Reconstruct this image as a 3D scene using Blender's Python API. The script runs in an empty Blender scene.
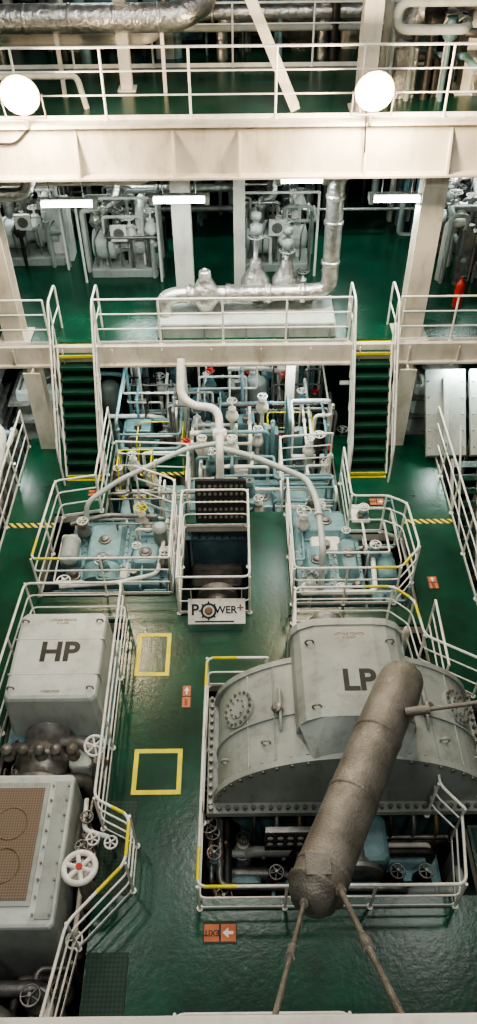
import bpy, math, random
from mathutils import Vector, Matrix
random.seed(4)
S=bpy.context.scene
# ------------------------------------------------------------ materials
def mat(name,col,rough=.5,metal=0.,nz=3.,amt=.25,bump=0.,bscale=30.,emit=None,es=0.,coat=0.,dirt=0.,spec=.5):
    m=bpy.data.materials.new(name); m.use_nodes=True
    nt=m.node_tree; b=nt.nodes['Principled BSDF']
    b.inputs['Roughness'].default_value=rough; b.inputs['Metallic'].default_value=metal
    b.inputs['Specular IOR Level'].default_value=spec
    if coat: b.inputs['Coat Weight'].default_value=coat
    tc=nt.nodes.new('ShaderNodeTexCoord')
    n=nt.nodes.new('ShaderNodeTexNoise'); n.inputs['Scale'].default_value=nz; n.inputs['Detail'].default_value=6
    nt.links.new(tc.outputs['Object'],n.inputs['Vector'])
    r=nt.nodes.new('ShaderNodeValToRGB')
    r.color_ramp.elements[0].position=.32; r.color_ramp.elements[1].position=.68
    r.color_ramp.elements[0].color=tuple(c*(1-amt) for c in col)+(1,)
    r.color_ramp.elements[1].color=tuple(min(1,c*(1+amt*.4)) for c in col)+(1,)
    nt.links.new(n.outputs['Fac'],r.inputs['Fac']); out=r.outputs['Color']
    if dirt:
        n3=nt.nodes.new('ShaderNodeTexNoise'); n3.inputs['Scale'].default_value=nz*3.1; n3.inputs['Detail'].default_value=9; n3.inputs['Roughness'].default_value=.7
        mp=nt.nodes.new('ShaderNodeMapping'); mp.inputs['Scale'].default_value=(1,1,.35); mp.inputs['Location'].default_value=(3,1,7)
        nt.links.new(tc.outputs['Object'],mp.inputs['Vector']); nt.links.new(mp.outputs['Vector'],n3.inputs['Vector'])
        r3=nt.nodes.new('ShaderNodeValToRGB'); r3.color_ramp.elements[0].position=.50; r3.color_ramp.elements[1].position=.70
        r3.color_ramp.elements[0].color=(0,0,0,1); r3.color_ramp.elements[1].color=(dirt,dirt,dirt,1)
        nt.links.new(n3.outputs['Fac'],r3.inputs['Fac'])
        mx=nt.nodes.new('ShaderNodeMixRGB'); mx.inputs[2].default_value=(col[0]*.3+.02,col[1]*.25+.016,col[2]*.2+.012,1)
        nt.links.new(r3.outputs['Color'],mx.inputs[0]); nt.links.new(out,mx.inputs[1]); out=mx.outputs[0]
    nt.links.new(out,b.inputs['Base Color'])
    if bump:
        n2=nt.nodes.new('ShaderNodeTexNoise'); n2.inputs['Scale'].default_value=bscale; n2.inputs['Detail'].default_value=4
        nt.links.new(tc.outputs['Object'],n2.inputs['Vector'])
        bp=nt.nodes.new('ShaderNodeBump'); bp.inputs['Strength'].default_value=bump; bp.inputs['Distance'].default_value=.03
        nt.links.new(n2.outputs['Fac'],bp.inputs['Height']); nt.links.new(bp.outputs['Normal'],b.inputs['Normal'])
    if emit:
        b.inputs['Emission Color'].default_value=tuple(emit)+(1,); b.inputs['Emission Strength'].default_value=es
    return m
def stripes(name,c1,c2,scale):
    m=bpy.data.materials.new(name); m.use_nodes=True; nt=m.node_tree; b=nt.nodes['Principled BSDF']
    tc=nt.nodes.new('ShaderNodeTexCoord'); w=nt.nodes.new('ShaderNodeTexWave')
    w.bands_direction='DIAGONAL'; w.inputs['Scale'].default_value=scale
    nt.links.new(tc.outputs['Object'],w.inputs['Vector'])
    r=nt.nodes.new('ShaderNodeValToRGB'); r.color_ramp.interpolation='CONSTANT'
    r.color_ramp.elements[0].color=c1+(1,); r.color_ramp.elements[1].color=c2+(1,); r.color_ramp.elements[1].position=.5
    nt.links.new(w.outputs['Fac'],r.inputs['Fac']); nt.links.new(r.outputs['Color'],b.inputs['Base Color'])
    b.inputs['Roughness'].default_value=.5
    return m
def grille(name,c1,c2,scale):
    m=bpy.data.materials.new(name); m.use_nodes=True; nt=m.node_tree; b=nt.nodes['Principled BSDF']
    tc=nt.nodes.new('ShaderNodeTexCoord'); w=nt.nodes.new('ShaderNodeTexChecker'); w.inputs['Scale'].default_value=scale
    mp=nt.nodes.new('ShaderNodeMapping'); mp.inputs['Rotation'].default_value=(0,0,.785); mp.inputs['Location'].default_value=(0,0,.37)
    nt.links.new(tc.outputs['Object'],mp.inputs['Vector']); nt.links.new(mp.outputs['Vector'],w.inputs['Vector'])
    w.inputs['Color1'].default_value=c1+(1,); w.inputs['Color2'].default_value=c2+(1,)
    nt.links.new(w.outputs['Color'],b.inputs['Base Color']); b.inputs['Roughness'].default_value=.6
    return m
GREEN=mat('deck_green_paint',(.004,.058,.031),.25,0,1.6,.42,.1,14,dirt=.3,spec=.5)
GREEND=mat('tread_green',(.004,.045,.026),.45,0,3,.3,.3,60)
CREAM=mat('cream_paint',(.68,.64,.56),.5,0,1.2,.25,dirt=.45)
WHITE=mat('rail_white_paint',(.83,.82,.77),.4,0,3,.2,dirt=.35)
CASE=mat('casing_grey_paint',(.34,.37,.345),.42,0,1.5,.22,.04,20,dirt=.5)
CASE2=mat('casing_light_paint',(.50,.54,.515),.42,0,1.5,.2,.04,20,dirt=.4)
TEAL=mat('machinery_blue_grey_paint',(.14,.26,.28),.42,0,2.5,.4,dirt=.6)
GBLUE=mat('gear_pale_blue_paint',(.19,.34,.37),.4,0,1.8,.35,dirt=.55)
IRON=mat('dark_iron',(.05,.048,.044),.5,.5,5,.5,.2)
STEEL=mat('steel',(.26,.25,.235),.42,.6,6,.45,.15)
DARK=mat('black_paint',(.010,.010,.011),.5)
FOIL=mat('insulation_foil',(.60,.585,.56),.3,.85,7,.4,.8,14)
LAG=mat('pipe_lagging_grey',(.215,.195,.17),.42,.3,3,.4,.4,40,dirt=.5)
YEL=mat('yellow_paint',(.78,.68,.02),.45,dirt=.25)
ORA=mat('sign_orange',(.50,.15,.05),.5)
RED=mat('red_paint',(.55,.03,.02),.4)
BRONZE=mat('bronze',(.24,.15,.09),.45,.4,5,.4)
HULL=mat('hull_paint',(.15,.18,.17),.6,0,.8,.45,dirt=.5)
BILGE=mat('lower_deck_green',(.006,.05,.04),.4,0,1.2,.5,dirt=.5)
HAZ=stripes('hazard_stripes',(.01,.01,.01),(.8,.65,.02),4.5)
GRI=grille('grille_mesh',(.21,.155,.11),(.12,.085,.06),40.)
GRATE=grille('deck_grating',(.005,.045,.025),(.002,.014,.009),26.)
LAMPW=mat('flood_glass',(1,1,1),.3,emit=(1,.86,.66),es=120)
LAMPO=mat('flood_reflector',(1,.8,.5),.3,emit=(1,.55,.22),es=9)
LAMPC=mat('tube_glass',(1,1,1),.3,emit=(.92,1,.98),es=25)
# ------------------------------------------------------------ mesh builder
class B:
    def __init__(s,name): s.n=name; s.v=[]; s.f=[]; s.mi=[]; s.sm=[]; s.m=[]
    def idx(s,m):
        if m not in s.m: s.m.append(m)
        return s.m.index(m)
    def add(s,vs,fs,m,smooth=False):
        o=len(s.v); s.v+= [tuple(v) for v in vs]; k=s.idx(m)
        for f in fs: s.f.append(tuple(i+o for i in f)); s.mi.append(k); s.sm.append(smooth)
    def box(s,x0,x1,y0,y1,z0,z1,m,M=None):
        vs=[Vector(p) for p in ((x0,y0,z0),(x1,y0,z0),(x1,y1,z0),(x0,y1,z0),(x0,y0,z1),(x1,y0,z1),(x1,y1,z1),(x0,y1,z1))]
        if M: vs=[M@v for v in vs]
        s.add(vs,[(0,3,2,1),(4,5,6,7),(0,1,5,4),(1,2,6,5),(2,3,7,6),(3,0,4,7)],m)
    def cbox(s,x0,x1,y0,y1,z0,z1,c,m,top=0.):
        t=top
        def ring(z,e,cc): return [(x0+e+cc,y0+e,z),(x1-e-cc,y0+e,z),(x1-e,y0+e+cc,z),(x1-e,y1-e-cc,z),(x1-e-cc,y1-e,z),(x0+e+cc,y1-e,z),(x0+e,y1-e-cc,z),(x0+e,y0+e+cc,z)]
        vs=ring(z0,0,c)+ring(z1-c,t,c)+ring(z1-c*.3,t+c*.3,c)+ring(z1,t+c,c)
        fs=[tuple(range(7,-1,-1)),tuple(range(24,32))]
        for k in range(3):
            for i in range(8): fs.append((k*8+i,k*8+(i+1)%8,k*8+8+(i+1)%8,k*8+8+i))
        s.add(vs,fs,m)
    def beam(s,p0,p1,w,h,m):
        p0=Vector(p0);p1=Vector(p1);d=p1-p0;L=d.length
        M=Matrix.Translation(p0)@d.to_track_quat('X','Z').to_matrix().to_4x4()
        s.box(0,L,-w/2,w/2,-h/2,h/2,m,M)
    def ibeam(s,p0,p1,w,h,m,t=.03):
        p0=Vector(p0);p1=Vector(p1);d=p1-p0;L=d.length
        M=Matrix.Translation(p0)@d.to_track_quat('X','Y').to_matrix().to_4x4()
        s.box(0,L,-w/2,w/2,h/2-t,h/2,m,M); s.box(0,L,-w/2,w/2,-h/2,-h/2+t,m,M); s.box(0,L,-t/2,t/2,-h/2+t,h/2-t,m,M)
    def tube(s,path,r,m,n=8,fil=0.,caps=True,rs=None):
        P=[Vector(p) for p in path]
        if fil>0 and len(P)>2:
            Q=[P[0]]
            for i in range(1,len(P)-1):
                a=P[i-1]-P[i]; c=P[i+1]-P[i]; f=min(fil,a.length*.45,c.length*.45)
                if f<1e-4: continue
                A=P[i]+a.normalized()*f; C=P[i]+c.normalized()*f
                for k in range(6):
                    t=k/5; Q.append(A*(1-t)**2+P[i]*2*t*(1-t)+C*t*t)
            Q.append(P[-1]); P=Q
        N=len(P); vs=[]; up=None
        for i in range(N):
            if i==0: d=P[1]-P[0]
            elif i==N-1: d=P[-1]-P[-2]
            else: d=(P[i]-P[i-1]).normalized()+(P[i+1]-P[i]).normalized()
            if d.length<1e-6: d=P[i]-P[i-1]
            d.normalize()
            if up is None: up=d.orthogonal().normalized()
            else:
                up=(up-d*up.dot(d))
                up=up.normalized() if up.length>1e-5 else d.orthogonal().normalized()
            sd=d.cross(up); rr=rs[i] if rs else r
            for k in range(n):
                a=2*math.pi*k/n; vs.append(P[i]+(up*math.cos(a)+sd*math.sin(a))*rr)
        fs=[]
        for i in range(N-1):
            for k in range(n): fs.append((i*n+k,i*n+(k+1)%n,(i+1)*n+(k+1)%n,(i+1)*n+k))
        s.add(vs,fs,m,True)
        if caps: s.add(vs[:n],[tuple(range(n-1,-1,-1))],m); s.add(vs[-n:],[tuple(range(n))],m)
    def cyl(s,p0,p1,r,m,n=16,r2=None):
        s.tube([p0,p1],r,m,n,rs=[r,r if r2 is None else r2])
    def lathe(s,c,ax,prof,m,n=20):
        c=Vector(c);ax=Vector(ax).normalized();u=ax.orthogonal().normalized();w=ax.cross(u);vs=[]
        for r,h in prof:
            for k in range(n):
                a=2*math.pi*k/n; vs.append(c+ax*h+(u*math.cos(a)+w*math.sin(a))*max(r,1e-4))
        fs=[]
        for i in range(len(prof)-1):
            for k in range(n): fs.append((i*n+k,i*n+(k+1)%n,(i+1)*n+(k+1)%n,(i+1)*n+k))
        s.add(vs,fs,m,True)
        s.add(vs[:n],[tuple(range(n-1,-1,-1))],m); s.add(vs[-n:],[tuple(range(n))],m)
    def ball(s,c,r,m,n=14,sc=1.):
        s.lathe(c,(0,0,1),[(r*math.sin(math.pi*i/8),-r*sc*math.cos(math.pi*i/8)) for i in range(9)],m,n)
    def torus(s,c,ax,R,r,m,n=24,k=6):
        c=Vector(c);ax=Vector(ax).normalized();u=ax.orthogonal().normalized();w=ax.cross(u);vs=[];fs=[]
        for i in range(n):
            a=2*math.pi*i/n; d=u*math.cos(a)+w*math.sin(a)
            for j in range(k):
                b=2*math.pi*j/k; vs.append(c+d*(R+r*math.cos(b))+ax*r*math.sin(b))
        for i in range(n):
            for j in range(k): fs.append((i*k+j,((i+1)%n)*k+j,((i+1)%n)*k+(j+1)%k,i*k+(j+1)%k))
        s.add(vs,fs,m,True)
    def wheel(s,c,ax,R,m,r=.018,sp=5,hub=None):
        s.torus(c,ax,R,r,m); c=Vector(c);ax=Vector(ax).normalized();u=ax.orthogonal().normalized();w=ax.cross(u)
        for i in range(sp):
            a=2*math.pi*i/sp; s.cyl(c,c+(u*math.cos(a)+w*math.sin(a))*R,r*.8,m,6)
        s.cyl(c-ax*.04,c+ax*.05,R*.22,hub or m,10)
    def prism(s,poly,y0,y1,m,smooth=False):
        n=len(poly); vs=[(x,y0,z) for x,z in poly]+[(x,y1,z) for x,z in poly]
        s.add(vs,[(i,(i+1)%n,n+(i+1)%n,n+i) for i in range(n)],m,smooth)
        s.add(vs[:n],[tuple(range(n-1,-1,-1))],m); s.add(vs[n:],[tuple(range(n))],m)
    def flange(s,c,ax,R,m,t=.05,nb=10,mb=None):
        c=Vector(c);ax=Vector(ax).normalized(); s.cyl(c-ax*t/2,c+ax*t/2,R,m,20)
        u=ax.orthogonal().normalized();w=ax.cross(u)
        for i in range(nb):
            a=2*math.pi*i/nb; p=c+(u*math.cos(a)+w*math.sin(a))*R*.85
            s.cyl(p-ax*(t/2+.025),p+ax*(t/2+.025),R*.07+.006,mb or m,6)
    def valve(s,c,h,m,mw,R=.14,up=(0,0,1)):
        c=Vector(c);u=Vector(up)
        s.lathe(c,u,[(.10,-.1),(.15,0),(.12,.1),(.07,.18),(.09,.2),(.09,.23),(.03,.24),(.02,h)],m,12)
        s.wheel(c+u*h,u,R,mw,.014)
    def rail(s,pts,z=0.,h=1.,m=None,my=None,closed=False,r=.021,sp=1.2,toe=True,mids=(.35,.68),yc=()):
        m=m or WHITE; my=my or YEL
        P=[Vector((p[0],p[1],z+(p[2] if len(p)>2 else 0))) for p in pts]
        if closed: P.append(P[0])
        up=Vector((0,0,1))
        s.tube([p+up*h for p in P],r,m,8,fil=.12)
        for q in mids: s.tube([p+up*h*q for p in P],r*.7,m,6,fil=.1)
        for i in range(len(P)-1):
            L=(P[i+1]-P[i]).length; k=max(1,round(L/sp))
            for j in range(k+(1 if i==len(P)-2 and not closed else 0)):
                p=P[i].lerp(P[i+1],j/k); s.cyl(p,p+up*h,r,m,8); s.cyl(p,p+up*.02,r*2.2,m,8)
            if toe: s.beam(P[i]+up*.035,P[i+1]+up*.035,.01,.07,m)
        for i in yc:
            a=P[i]
            for j in (i-1,i+1):
                if 0<=j<len(P):
                    d=(P[j]-a); L=min(.5,d.length*.5); d.normalize()
                    s.cyl(a+up*h+d*.08,a+up*h+d*L,r*1.15,my,8)
    def done(s,bev=0.,parent=None):
        me=bpy.data.meshes.new(s.n)
        V=[Vector(v) for v in s.v]
        lo=Vector([min(v[i] for v in V) for i in range(3)]); hi=Vector([max(v[i] for v in V) for i in range(3)])
        c=(lo+hi)/2; c.z=lo.z
        me.from_pydata([v-c for v in V],[],s.f)
        for m in s.m: me.materials.append(m)
        me.polygons.foreach_set('material_index',s.mi); me.polygons.foreach_set('use_smooth',s.sm); me.update()
        o=bpy.data.objects.new(s.n,me); o.location=c; S.collection.objects.link(o)
        if bev:
            b=o.modifiers.new('bevel','BEVEL'); b.width=bev; b.segments=2; b.limit_method='ANGLE'
        return o
def text(t,loc,size,m,parent=None,rot=(0,0,0),name='lettering',ext=.003,bold=.02):
    c=bpy.data.curves.new(name,'FONT'); c.body=t; c.size=size; c.extrude=ext; c.align_x='CENTER'; c.align_y='CENTER'; c.offset=size*bold
    o=bpy.data.objects.new(name,c); c.materials.append(m); S.collection.objects.link(o)
    o.location=loc; o.rotation_euler=rot
    if parent:
        bpy.context.view_layer.update(); o.parent=parent; o.matrix_parent_inverse=parent.matrix_world.inverted()
    return o
def manifold(name,x0,x1,y0,y1,z0,z1,n,cols,r0,r1,wheels=(None,),nv=None,seed=1,boxes=0,floorz=None):
    R=random.Random(seed); b=B(name); fz=z0 if floorz is None else floorz
    def clampp(p): return Vector((min(x1,max(x0,p.x)),min(y1,max(y0,p.y)),min(z1,max(z0,p.z))))
    for i in range(n):
        p=Vector((R.uniform(x0,x1),R.uniform(y0,y1),R.uniform(z0+(z1-z0)*.3,z1))); path=[Vector((p.x,p.y,fz)),p]; m=cols[R.randrange(len(cols))]; r=R.uniform(r0,r1)
        ax=R.choice((0,1))
        for k in range(R.randint(2,4)):
            q=p.copy(); L=R.uniform(.3,1.)*(x1-x0 if ax==0 else y1-y0 if ax==1 else z1-z0)*.7*R.choice((-1,1)); q[ax]+=L; q=clampp(q)
            if (q-p).length>.15: path.append(q); p=q
            ax=R.choice([a for a in (0,1,2) if a!=ax])
        path.append(Vector((p.x,p.y,fz)))
        path=[path[0]]+[path[j] for j in range(1,len(path)) if (path[j]-path[j-1]).length>.05]
        b.tube(path,r,m,10,fil=r*2.5)
        a=path[1]; 
        if len(path)>2:
            mid=a.lerp(path[2],.5); dd=(path[2]-a).normalized(); b.lathe(mid-dd*.03,dd,[(r,0),(r*1.5,.005),(r*1.5,.055),(r,.06)],m,12)
    for i in range(nv if nv is not None else n//2):
        x,y,z=R.uniform(x0,x1),R.uniform(y0,y1),R.uniform(z0+(z1-z0)*.3,z1-.2); m=cols[R.randrange(len(cols))]
        b.cyl((x,y,fz),(x,y,z),.045,m,8); b.valve((x,y,z),R.uniform(.28,.45),m,wheels[R.randrange(len(wheels))] or m,R.uniform(.08,.14))
    for i in range(boxes):
        x,y=R.uniform(x0,x1-.4),R.uniform(y0,y1-.4); w=R.uniform(.25,.6); h=R.uniform(.3,.8)*(z1-z0)
        b.cbox(x,x+w,y,y+R.uniform(.25,.5),fz,z0+h,.03,cols[R.randrange(len(cols))]); b.cyl((x+w/2,y+.1,z0+h),(x+w/2,y+.1,z0+h+.12),.08,STEEL,12)
    b.done()
# ------------------------------------------------------------ decks
ZU=2.4; ZG=6.6; ZL=-2.2
f=B('floor')
rects=[(-2.0,-.55,3.65,8.4),(-2.0,6.2,1.0,3.65),(-.55,.9,7.0,8.4),(.2,.95,8.4,10.7),(-1.15,-1.05,8.4,10.7),
 (-4.6,-3.7,3.0,13.4),(-3.7,-2.0,8.3,8.85),(3.25,4.3,6.6,13.4),(3.25,6.2,3.65,4.6),(-3.7,-2.7,11.0,13.4),(2.1,3.25,10.4,13.4),
 (-1.15,.95,10.7,11.0),(-2.0,-1.15,8.4,8.85),(.95,3.25,8.15,8.55),(4.3,5.6,6.6,7.6)]
for a,b_,c,d in rects: f.box(a,b_,c,d,-.06,0,GREEN)
for a,b_,c,d in rects:
    f.box(a,a+.06,c,d,-.25,-.06,CREAM); f.box(b_-.06,b_,c,d,-.25,-.06,CREAM); f.box(a+.06,b_-.06,c,c+.06,-.25,-.06,CREAM)
f.done()
g=B('floor_grating'); g.box(-1.98,-1.5,3.7,5.0,0,.015,GRATE); g.box(-1.98,-1.45,1.1,3.0,0,.015,GRATE); g.box(3.3,4.0,2.6,4.55,0,.015,GRATE); g.done()
f=B('floor_lower'); f.box(-8,8,-1,22,ZL-.1,ZL,BILGE); f.done()
f=B('floor_upper')
f.box(-7.95,7.95,13.4,22,ZU-.06,ZU,GREEN)
for i in range(8): f.box(-7.7,7.7,14.6+i,14.7+i,ZU-.36,ZU-.06,CREAM)
f.done()
f=B('trim_1'); f.box(-7.7,7.7,13.3,13.4,ZU-.36,ZU+.03,CREAM); f.box(-7.7,7.7,13.22,13.48,ZU-.41,ZU-.36,CREAM)
for i in range(15): f.box(-7.5+i,-7.48+i,13.24,13.3,ZU-.36,ZU-.02,CREAM)
f.done(.004)
f=B('floor_gallery'); f.box(-7.7,7.7,13.6,22,ZG-.06,ZG,GREEN)
for i in range(8): f.box(-7.7,7.7,14.6+i,14.72+i,ZG-.4,ZG-.06,CREAM)
f.done()
g=B('overhead_girder')
g.box(-7.7,7.7,13.36,13.6,ZG-.78,ZG,CREAM); g.box(-7.7,7.7,13.15,13.75,ZG-.82,ZG-.78,CREAM); g.box(-7.7,7.7,13.2,13.6,ZG,ZG+.04,CREAM)
for x in (-4.3,-2.6,-1.0,.1,2.2,3.6): g.add([(x-.02,13.36,ZG-.05),(x-.02,13.36,ZG-.78),(x-.02,13.16,ZG-.78),(x+.02,13.36,ZG-.05),(x+.02,13.36,ZG-.78),(x+.02,13.16,ZG-.78)],[(0,1,2),(3,5,4),(0,2,5,3),(1,4,5,2),(0,3,4,1)],CREAM)
g.tube([(-7,13.3,ZG-.25),(-3.6,13.3,ZG-.25),(-3.3,13.3,ZG+.0)],.02,DARK,6,fil=.1); g.tube([(2.1,13.1,ZG+.5),(2.15,13.2,ZG-.1),(2.2,13.3,ZG-.6)],.015,DARK,6,fil=.1)
g.done(.004)
for nm,a in (('wall_left',-8.1),('wall_right',8.0)):
    w=B(nm); w.box(a,a+.1,-1,22,ZL,12,HULL)
    for i in range(16):
        xx=a+.1 if a<0 else a-.25
        w.box(xx,xx+.25,i*1.4,i*1.4+.03,ZL,12,CREAM)
    w.done()
w=B('wall_back'); w.box(-8.1,8.1,22,22.1,ZL,12,HULL)
for i in range(13): w.box(-7.8+i*1.3,-7.76+i*1.3,21.8,22,ZL,12,HULL)
w.done()
def column(x,y,z0,z1,w=.26):
    c=B('steel_column'); c.ibeam((x,y,z0),(x,y,z1),w,w,CREAM,.03); c.box(x-w*.8,x+w*.8,y-w*.8,y+w*.8,z0,z0+.03,CREAM); c.done()
column(-4.5,13.75,ZU,ZG-.82,.4); column(3.55,13.75,ZU,ZG-.82,.42)
column(-4.15,13.2,ZL,ZU-.41,.34); column(3.5,13.2,ZL,ZU-.41,.34)
column(-1.07,15.3,ZU,ZG-.4,.38); column(.1,15.6,ZU,ZG-.4,.24)
column(2.2,14.0,ZG,11.5,.3); column(-1.9,15.2,ZG,11.5,.2); column(4.2,15,ZG,11.5,.4)
column(-1.2,14.2,ZL,ZU-.36,.2); column(1.2,14.2,ZL,ZU-.36,.2)
br=B('diagonal_brace'); br.ibeam((.1,14.0,8.6),(1.05,14.0,ZG+.03),.16,.22,CREAM,.02); br.done()
br=B('near_girder'); br.box(-4,4,.72,1.045,5.75,6,CREAM); br.box(-4,4,.6,1.1,5.7,5.75,CREAM); br.done(.01)
# ------------------------------------------------------------ stairs
def stair(x,w,y0,y1,z1):
    s=B('ship_stairs'); a=x-w/2;b=x+w/2; n=11
    for xx in (a,b): s.beam((xx,y0,0.05),(xx,y1,z1),.03,.22,WHITE)
    for i in range(n):
        t=(i+.5)/n; y=y0+(y1-y0)*t; z=z1*t
        s.box(a+.015,b-.015,y-.13,y+.13,z-.02,z+.01,GREEND); s.box(a+.015,b-.015,y-.145,y-.13,z-.05,z+.012,YEL if i in(0,n-1) else GREEN)
        s.box(a+.015,b-.015,y+.115,y+.13,z+.01,z+.16,GREEND)
    s.box(a,b,y1-.06,y1+.06,z1-.01,z1+.012,YEL); s.box(a,b,y0-.12,y0,.0,.012,YEL)
    for xx in (a-.03,b+.03):
        s.tube([(xx,y0-.25,0),(xx,y0-.25,.95),(xx,y1-.05,z1+1.0),(xx,y1+.7,z1+1.0),(xx,y1+.7,z1)],.022,WHITE,8,fil=.15)
        s.tube([(xx,y0-.25,.5),(xx,y1-.05,z1+.5),(xx,y1+.7,z1+.5)],.016,WHITE,6,fil=.15)
        for t in (.25,.5,.75,1): s.cyl((xx,y0+(y1-y0)*t,z1*t),(xx,y0+(y1-y0)*t,z1*t+.95),.018,WHITE,8)
    s.done()
stair(-3.2,.78,12.1,13.4,ZU); stair(2.75,.78,12.1,13.4,ZU)
# ------------------------------------------------------------ railings
def rail(pts,**k):
    r=B('handrail'); r.rail(pts,**k); r.done()
rail([(.45,6.95),(-.5,6.95),(-.55,3.52),(2.85,3.52),(2.98,4.4)],yc=(1,2),h=.8,mids=(.5,))
rail([(2.98,4.4),(2.7,4.75),(2.75,5.0)],toe=False)
rail([(-3.8,5.0),(-3.6,8.35),(-1.97,8.35),(-1.96,4.6),(-1.46,4.35),(-1.46,3.75),(-2.1,3.05),(-2.25,2.0)],yc=(4,5))
rail([(-1.05,8.45),(-1.05,10.6),(.2,10.6),(.2,8.45)],closed=True)
rail([(-1.2,8.9),(-3.6,8.9),(-3.5,10.9),(-2.75,11.05)],yc=(1,))
rail([(-1.2,8.9),(-1.2,10.9),(-2.0,11.3)])
rail([(.97,10.9),(.97,8.62),(2.8,8.62),(3.2,9.1),(3.15,10.2),(2.8,10.4),(2.15,10.4),(2.15,11.8)],yc=(2,))
rail([(.9,7.05),(.95,8.2),(2.6,8.2),(2.9,7.9),(2.95,7.2),(3.8,6.7)],yc=(2,3))
rail([(3.25,7.9),(3.22,6.65)],toe=False)
rail([(4.3,7.6),(4.3,13.1)]); rail([(-4.6,3.2),(-4.6,13.1)])
rail([(-2.75,11.1),(-2.75,13.2)]); rail([(-2.77,13.45),(2.27,13.45)],z=ZU); rail([(-7.7,13.45),(-3.75,13.45)],z=ZU); rail([(3.25,13.45),(7.6,13.45)],z=ZU)
rail([(-7.6,13.5),(7.6,13.5)],z=ZG+.04,h=1.05,sp=1.4); rail([(-7.6,16.5),(7.6,16.5)],z=ZG,h=1.05,sp=1.5)
rail([(-.9,1.4),(-.75,2.1),(1.2,2.1),(1.4,1.4)])
rail([(-1.0,11.1),(-1.0,12.2),(-2.5,12.3)],z=-.2,toe=False); rail([(.9,11.1),(.9,12.4),(2.0,12.5)],z=-.2,toe=False)
for (x,y,w,d,z) in ((-2.2,13.0,1.0,.7,-.7),(.7,13.2,1.0,.8,-.7),(-2.5,12.0,.7,.5,-.5)):
    r=B('valve_platform'); r.box(x,x+w,y,y+d,z-.05,z,GREEN); r.box(x,x+w,y-.1,y,z-.05,z+.005,HAZ)
    r.rail([(x,y),(x,y+d),(x+w,y+d),(x+w,y)],z=z,h=.9,m=YEL,r=.016,toe=False,mids=(.5,))
    for xx in(x+.05,x+w-.05):
        for yy in (y+.05,y+d-.05): r.cyl((xx,yy,ZL),(xx,yy,z-.05),.03,CREAM,6)
    r.done()
for (a,b_,y) in ((3.3,4.28,10.62),(-4.58,-3.66,10.62)):
    h=B('hazard_strip'); h.box(a,b_,y,y+.12,0,.006,HAZ); h.done()
def square(x0,x1,y0,y1,t=.07):
    q=B('yellow_floor_marking'); z=.005
    q.box(x0,x1,y0,y0+t,0,z,YEL); q.box(x0,x1,y1-t,y1,0,z,YEL); q.box(x0,x0+t,y0+t,y1-t,0,z,YEL); q.box(x1-t,x1,y0+t,y1-t,0,z,YEL); q.done()
square(-1.75,-1.17,7.15,8.02); square(-1.62,-.88,5.1,5.83)
def exitsign(x,y,w,h,rz,flip=False):
    e=B('exit_floor_sign'); M=Matrix.Translation((x,y,0))@Matrix.Rotation(rz,4,'Z'); k=-1 if flip else 1
    e.box(-w/2,w/2,-h/2,h/2,0,.006,DARK,M); e.box(-w*.47,-w*.03,-h*.4,h*.4,.006,.009,ORA,M); e.box(w*.03,w*.47,-h*.4,h*.4,.006,.009,ORA,M)
    c=w*.25; e.add([M@Vector(p) for p in ((c-k*w*.15,-h*.07,.011),(c,-h*.07,.011),(c,h*.07,.011),(c-k*w*.15,h*.07,.011))],[(0,1,2,3)],WHITE)
    e.add([M@Vector(p) for p in ((c,-h*.25,.011),(c+k*w*.17,0,.011),(c,h*.25,.011))],[(0,1,2)],WHITE)
    o=e.done(); text('EXIT',M@Vector((-w*.25,0,.01)),h*.38,DARK,o,(0,0,rz+(math.pi if flip else 0)))
exitsign(-.28,3.22,.44,.26,0,True); exitsign(-.86,6.75,.42,.16,math.pi/2); exitsign(2.85,11.25,.3,.22,0); exitsign(-2.95,11.6,.3,.2,0); exitsign(3.6,9.1,.3,.2,math.pi/2)
sg=B('banner_sign'); MB=Matrix.Translation((-.38,8.12,.12))@Matrix.Rotation(math.radians(42),4,'X')
sg.box(-.5,.5,0,.44,-.008,0,WHITE,MB); sg.torus(MB@Vector((-.14,.23,.004)),MB.to_3x3()@Vector((0,0,1)),.12,.018,DARK,20,6); sg.lathe(MB@Vector((-.14,.23,.0)),MB.to_3x3()@Vector((0,0,1)),[(.07,0),(.07,.02),(.05,.03)],BRONZE,12)
for i in range(8): a=i*math.pi/4; sg.cyl(MB@Vector((-.14+.13*math.cos(a),.23+.13*math.sin(a),.004)),MB@Vector((-.14+.165*math.cos(a),.23+.165*math.sin(a),.004)),.014,DARK,6)
sg.box(-.38,.3,.03,.055,0,.004,DARK,MB)
for x in (-.44,.44): sg.cyl(MB@Vector((x,.42,0)),(-.38+x,8.43,.66),.008,WHITE,6)
o=sg.done(); rt=(math.radians(42),0,0); text('P',MB@Vector((-.38,.24,.003)),.27,DARK,o,rt); text('WER',MB@Vector((.16,.24,.003)),.18,DARK,o,rt); text('+',MB@Vector((.415,.27,.003)),.22,BRONZE,o,rt)
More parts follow.
